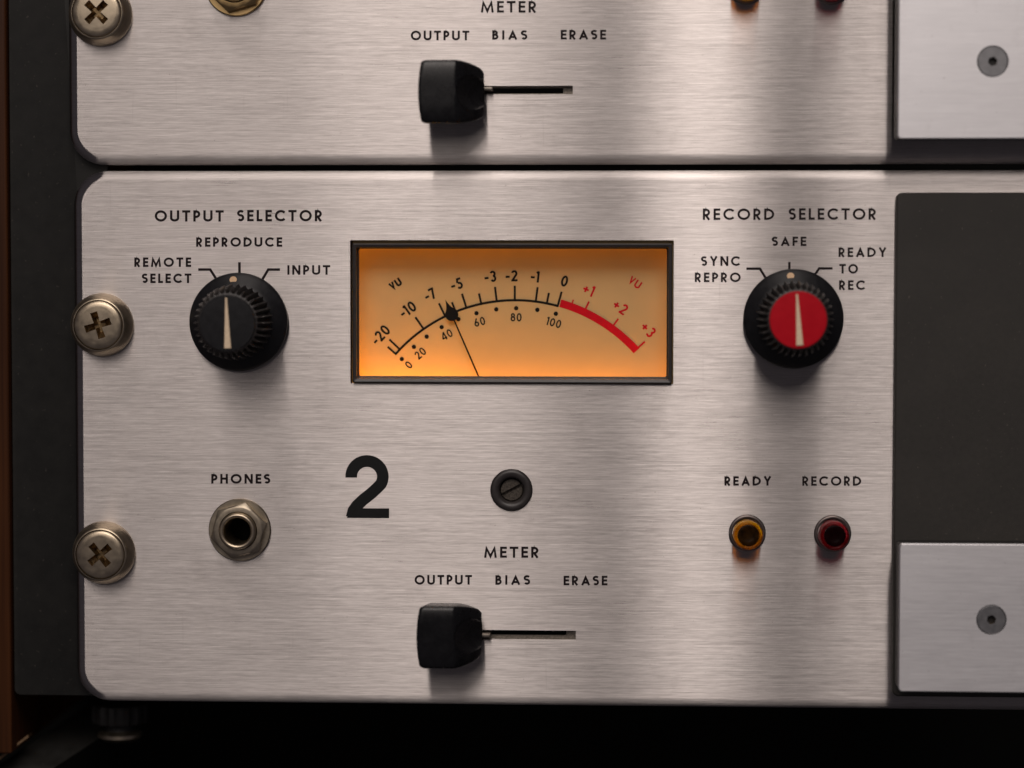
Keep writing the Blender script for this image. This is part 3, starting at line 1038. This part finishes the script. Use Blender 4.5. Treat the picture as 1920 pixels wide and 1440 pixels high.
def lower_module():
    x0 = P(142.5, 800, -BN).x
    xr = P(2095, 700).x
    y1 = (P(300, 321.5, -BN).y + P(1800, 318.5, -BN).y) / 2
    y0 = (P(300, 1314, -BN).y + P(1800, 1329, -BN).y) / 2
    root = empty('lower_recorder_module', None, Vector((x0, y0, -0.005)))
    cj = P(450, 993)
    cz = P(959, 919)
    slot = slot_loop(800, 1079.5, 1182.5, 1199)
    wa, wb = P(657, 719), P(1263.5, 450.5)
    win = rrect(wa.x, wa.y, wb.x, wb.y, 0.0003, 3)
    faceplate(root, x0, y0, xr, y1, [(win, 0.0030), (slot, 0.0022), (circle(cj, 0.005, 48), 0.003), (circle(cz, 0.0052, 64), 0.003)])
    legend(root, ('OUTPUT', 290, 419.5, 394.3, 415.5, 3.7), ('SELECTOR', 444.8, 604.3, 393.7, 415, 3.7))
    legend(root, ('REPRODUCE', 367.5, 529.2, 445, 462.6, 3.3))
    legend(root, ('REMOTE', 251.6, 358.5, 482.8, 500.4, 3.3), ('SELECT', 266.2, 359, 513, 530.7, 3.3))
    legend(root, ('INPUT', 538.5, 619.2, 497.2, 515.2, 3.3))
    marks(root, [([(371.7, 505.4), (394.2, 505.4), (408, 527)], 4.8)])
    marks(root, [([(449, 491.6), (449, 520)], 5.0)])
    marks(root, [([(489, 529), (503, 505.4), (525, 505.4)], 4.8)])
    legend(root, ('PHONES', 395.8, 507, 888.7, 906.8, 3.4))
    legend(root, ('METER', 907.2, 1010.7, 1025, 1045.8, 3.6))
    legend(root, ('OUTPUT', 777.3, 885, 1078, 1096.2, 3.3))
    legend(root, ('BIAS', 928.4, 994.3, 1078.5, 1096.4, 3.3))
    legend(root, ('ERASE', 1056.4, 1139, 1079.5, 1097.4, 3.3))
    legend(root, ('RECORD', 1317.5, 1452, 391, 412.4, 3.5), ('SELECTOR', 1478.8, 1643, 390.6, 412, 3.5))
    legend(root, ('SAFE', 1447, 1512, 443.8, 461.2, 3.2))
    legend(root, ('SYNC', 1314.5, 1388, 480.4, 498.6, 3.2), ('REPRO', 1302.5, 1389, 511, 529, 3.2))
    legend(root, ('READY', 1572, 1662.5, 464, 482, 3.2), ('TO', 1573.8, 1608.8, 495, 513, 3.2), ('REC', 1573, 1622.5, 525.6, 543.6, 3.2))
    marks(root, [([(1399.5, 503.8), (1425, 503.8), (1438, 525)], 4.6)])
    marks(root, [([(1480, 491), (1480, 512)], 4.6)])
    marks(root, [([(1523, 522), (1536, 503.2), (1561, 503.2)], 4.6)])
    legend(root, ('READY', 1358, 1446.6, 893, 910.6, 3.3))
    legend(root, ('RECORD', 1504, 1615, 893, 910.8, 3.1))
    # big channel numeral
    mb = MB()
    o = P(648, 971); s = PX * 119
    def xf(p): return (o.x + p[0] * s, o.y + p[1] * s)
    w = 0.186
    top = arc(.343, .66, .252, .248, 184, -28, 30)
    curve = top + [(.50, .475), (.40, .385), (.28, .29), (.18, .195), (.125, .115), (.095, 0.001)]
    vs, fs = ribbon(curve, w)
    vs = [Vector((p[0], max(0.0, p[1]))) for p in vs]
    mb.add([(*xf(p), INK_Z) for p in vs], fs)
    mb.add([(*xf(p), INK_Z + 5e-6) for p in ((.02, 0), (.695, 0), (.695, .155), (.10, .155))], [(0, 1, 2, 3)])
    mb.build('channel_number', M['ink_number'], root, smooth=0, recalc=False)
    selector_knob(root, P(449, 603.5), M['black_plastic'], 1.5, 5, 'knob with a plain black cap')
    selector_knob(root, P(1487, 597.5), M['red_cap'], 3.5, 5, 'knob with a red cap')
    vu_meter(root, (657, 450, 1264, 720))
    slide_switch(root, 817, 1196.5, 800, 1079.5, 1182.5, 1199)
    lamp(root, 1401, 999, M['amber'], M['amber_core'], 'amber lens lamp')
    lamp(root, 1561, 1000, M['redlens'], M['red_core'], 'dark red lens lamp')
    phone_jack(root, 450, 993)
    zero_screw(root, 959, 919)
    tag(root, 'lower brushed steel panel with lit amber meter, two selector knobs and numeral 2', 'recorder panel', 'brushed steel recorder panels')
    return root

upper_module()
lower_module()

side_cover((-560, 256), (-330, 260), (1861.5, 115, 28),
           'black edged cover beneath the upper silver plate, at the top right',
           'upper silver plate at the top right corner with a grey socket screw')
side_cover((361, 1303), (1019.4, 1297), (1859, 1162, 27),
           'large charcoal cover filling the right side above the lower silver plate',
           'lower silver plate at the bottom right with a grey socket screw')

# ------------------------------------------------------------------ mounting screws with cup washers
def mounting_screw(c):
    root = empty('mounting_screw', None, c)
    mb = MB()
    R, r = 0.0078, 0.0060
    mb.lathe(c, [(R, 0.0), (R, 0.0006), (R * .98, 0.0014), (R * .945, 0.0024), (R * .90, 0.0033), (R * .85, 0.0041),
                 (r + 0.0003, 0.0046), (r + 0.00012, 0.0046), (r + 0.00008, 0.0036)], 96)
    mb.build('cup_washer', M['nickel'], root, smooth=60)
    mb = MB()
    cross = []
    aw, al = 0.00078, 0.0033
    for k in range(4):
        a = PI / 2 * k
        for (x, y) in ((al, -aw * 1.15), (al, aw * 1.15), (aw, aw)):
            cross.append((x * math.cos(a) - y * math.sin(a), x * math.sin(a) + y * math.cos(a)))
    zt = lambda q: 0.0051 - 0.00022 * (q / r) ** 2
    rings = [[(c.x + q * math.cos(2*PI*i/96), c.y + q * math.sin(2*PI*i/96), c.z + z) for i in range(96)]
             for q, z in ((r, 0.0036), (r, 0.0044), (r - 0.0002, 0.0047), (r * .9, zt(r * .9)), (r * .75, zt(r * .75)), (r * .62, zt(r * .62)))]
    mb.loft(rings)
    top = [(c.x + x, c.y + y, c.z + zt(math.hypot(x, y))) for x, y in cross]
    mb.fill([rings[-1], top])
    h = mb.build('screw_head', M['nickel'], root, pos=c, smooth=50, recalc=False)
    mb = MB()
    mid = [(c.x + x * .86, c.y + y * .86, c.z + 0.0041) for x, y in cross]
    low = [(c.x + x * .42, c.y + y * .5, c.z + 0.0026) for x, y in cross]
    mb.loft([top, mid, low], True, False, True)
    mb.build('cross_recess', M['recess'], h, pos=c, smooth=0)
    return root

spots = [((189, 27), 45, 'mounting screw at the top left, cut off by the picture edge'),
         ((192, 609), 18, 'middle mounting screw, left of the black capped knob'),
         ((195.5, 1036), 40, 'lowest mounting screw, left of the headphone jack')]
first = None
for (uv, deg, lab) in spots:
    c = P(*uv)
    if first is None:
        s = first = mounting_screw(c)
        head = [o for o in s.children if o.name.startswith('screw_head')]
    else:
        s = first.copy(); COL.objects.link(s); s.location = W(c)
        head = []
        for ch in first.children:
            q = ch.copy(); COL.objects.link(q); q.parent = s
            for g in ch.children:
                w = g.copy(); COL.objects.link(w); w.parent = q
            if ch.name.startswith('screw_head'): head.append(q)
    for hd in head: hd.rotation_euler = (0, 0, math.radians(deg))
    tag(s, lab, 'screw', 'cross head screws down the left edge')
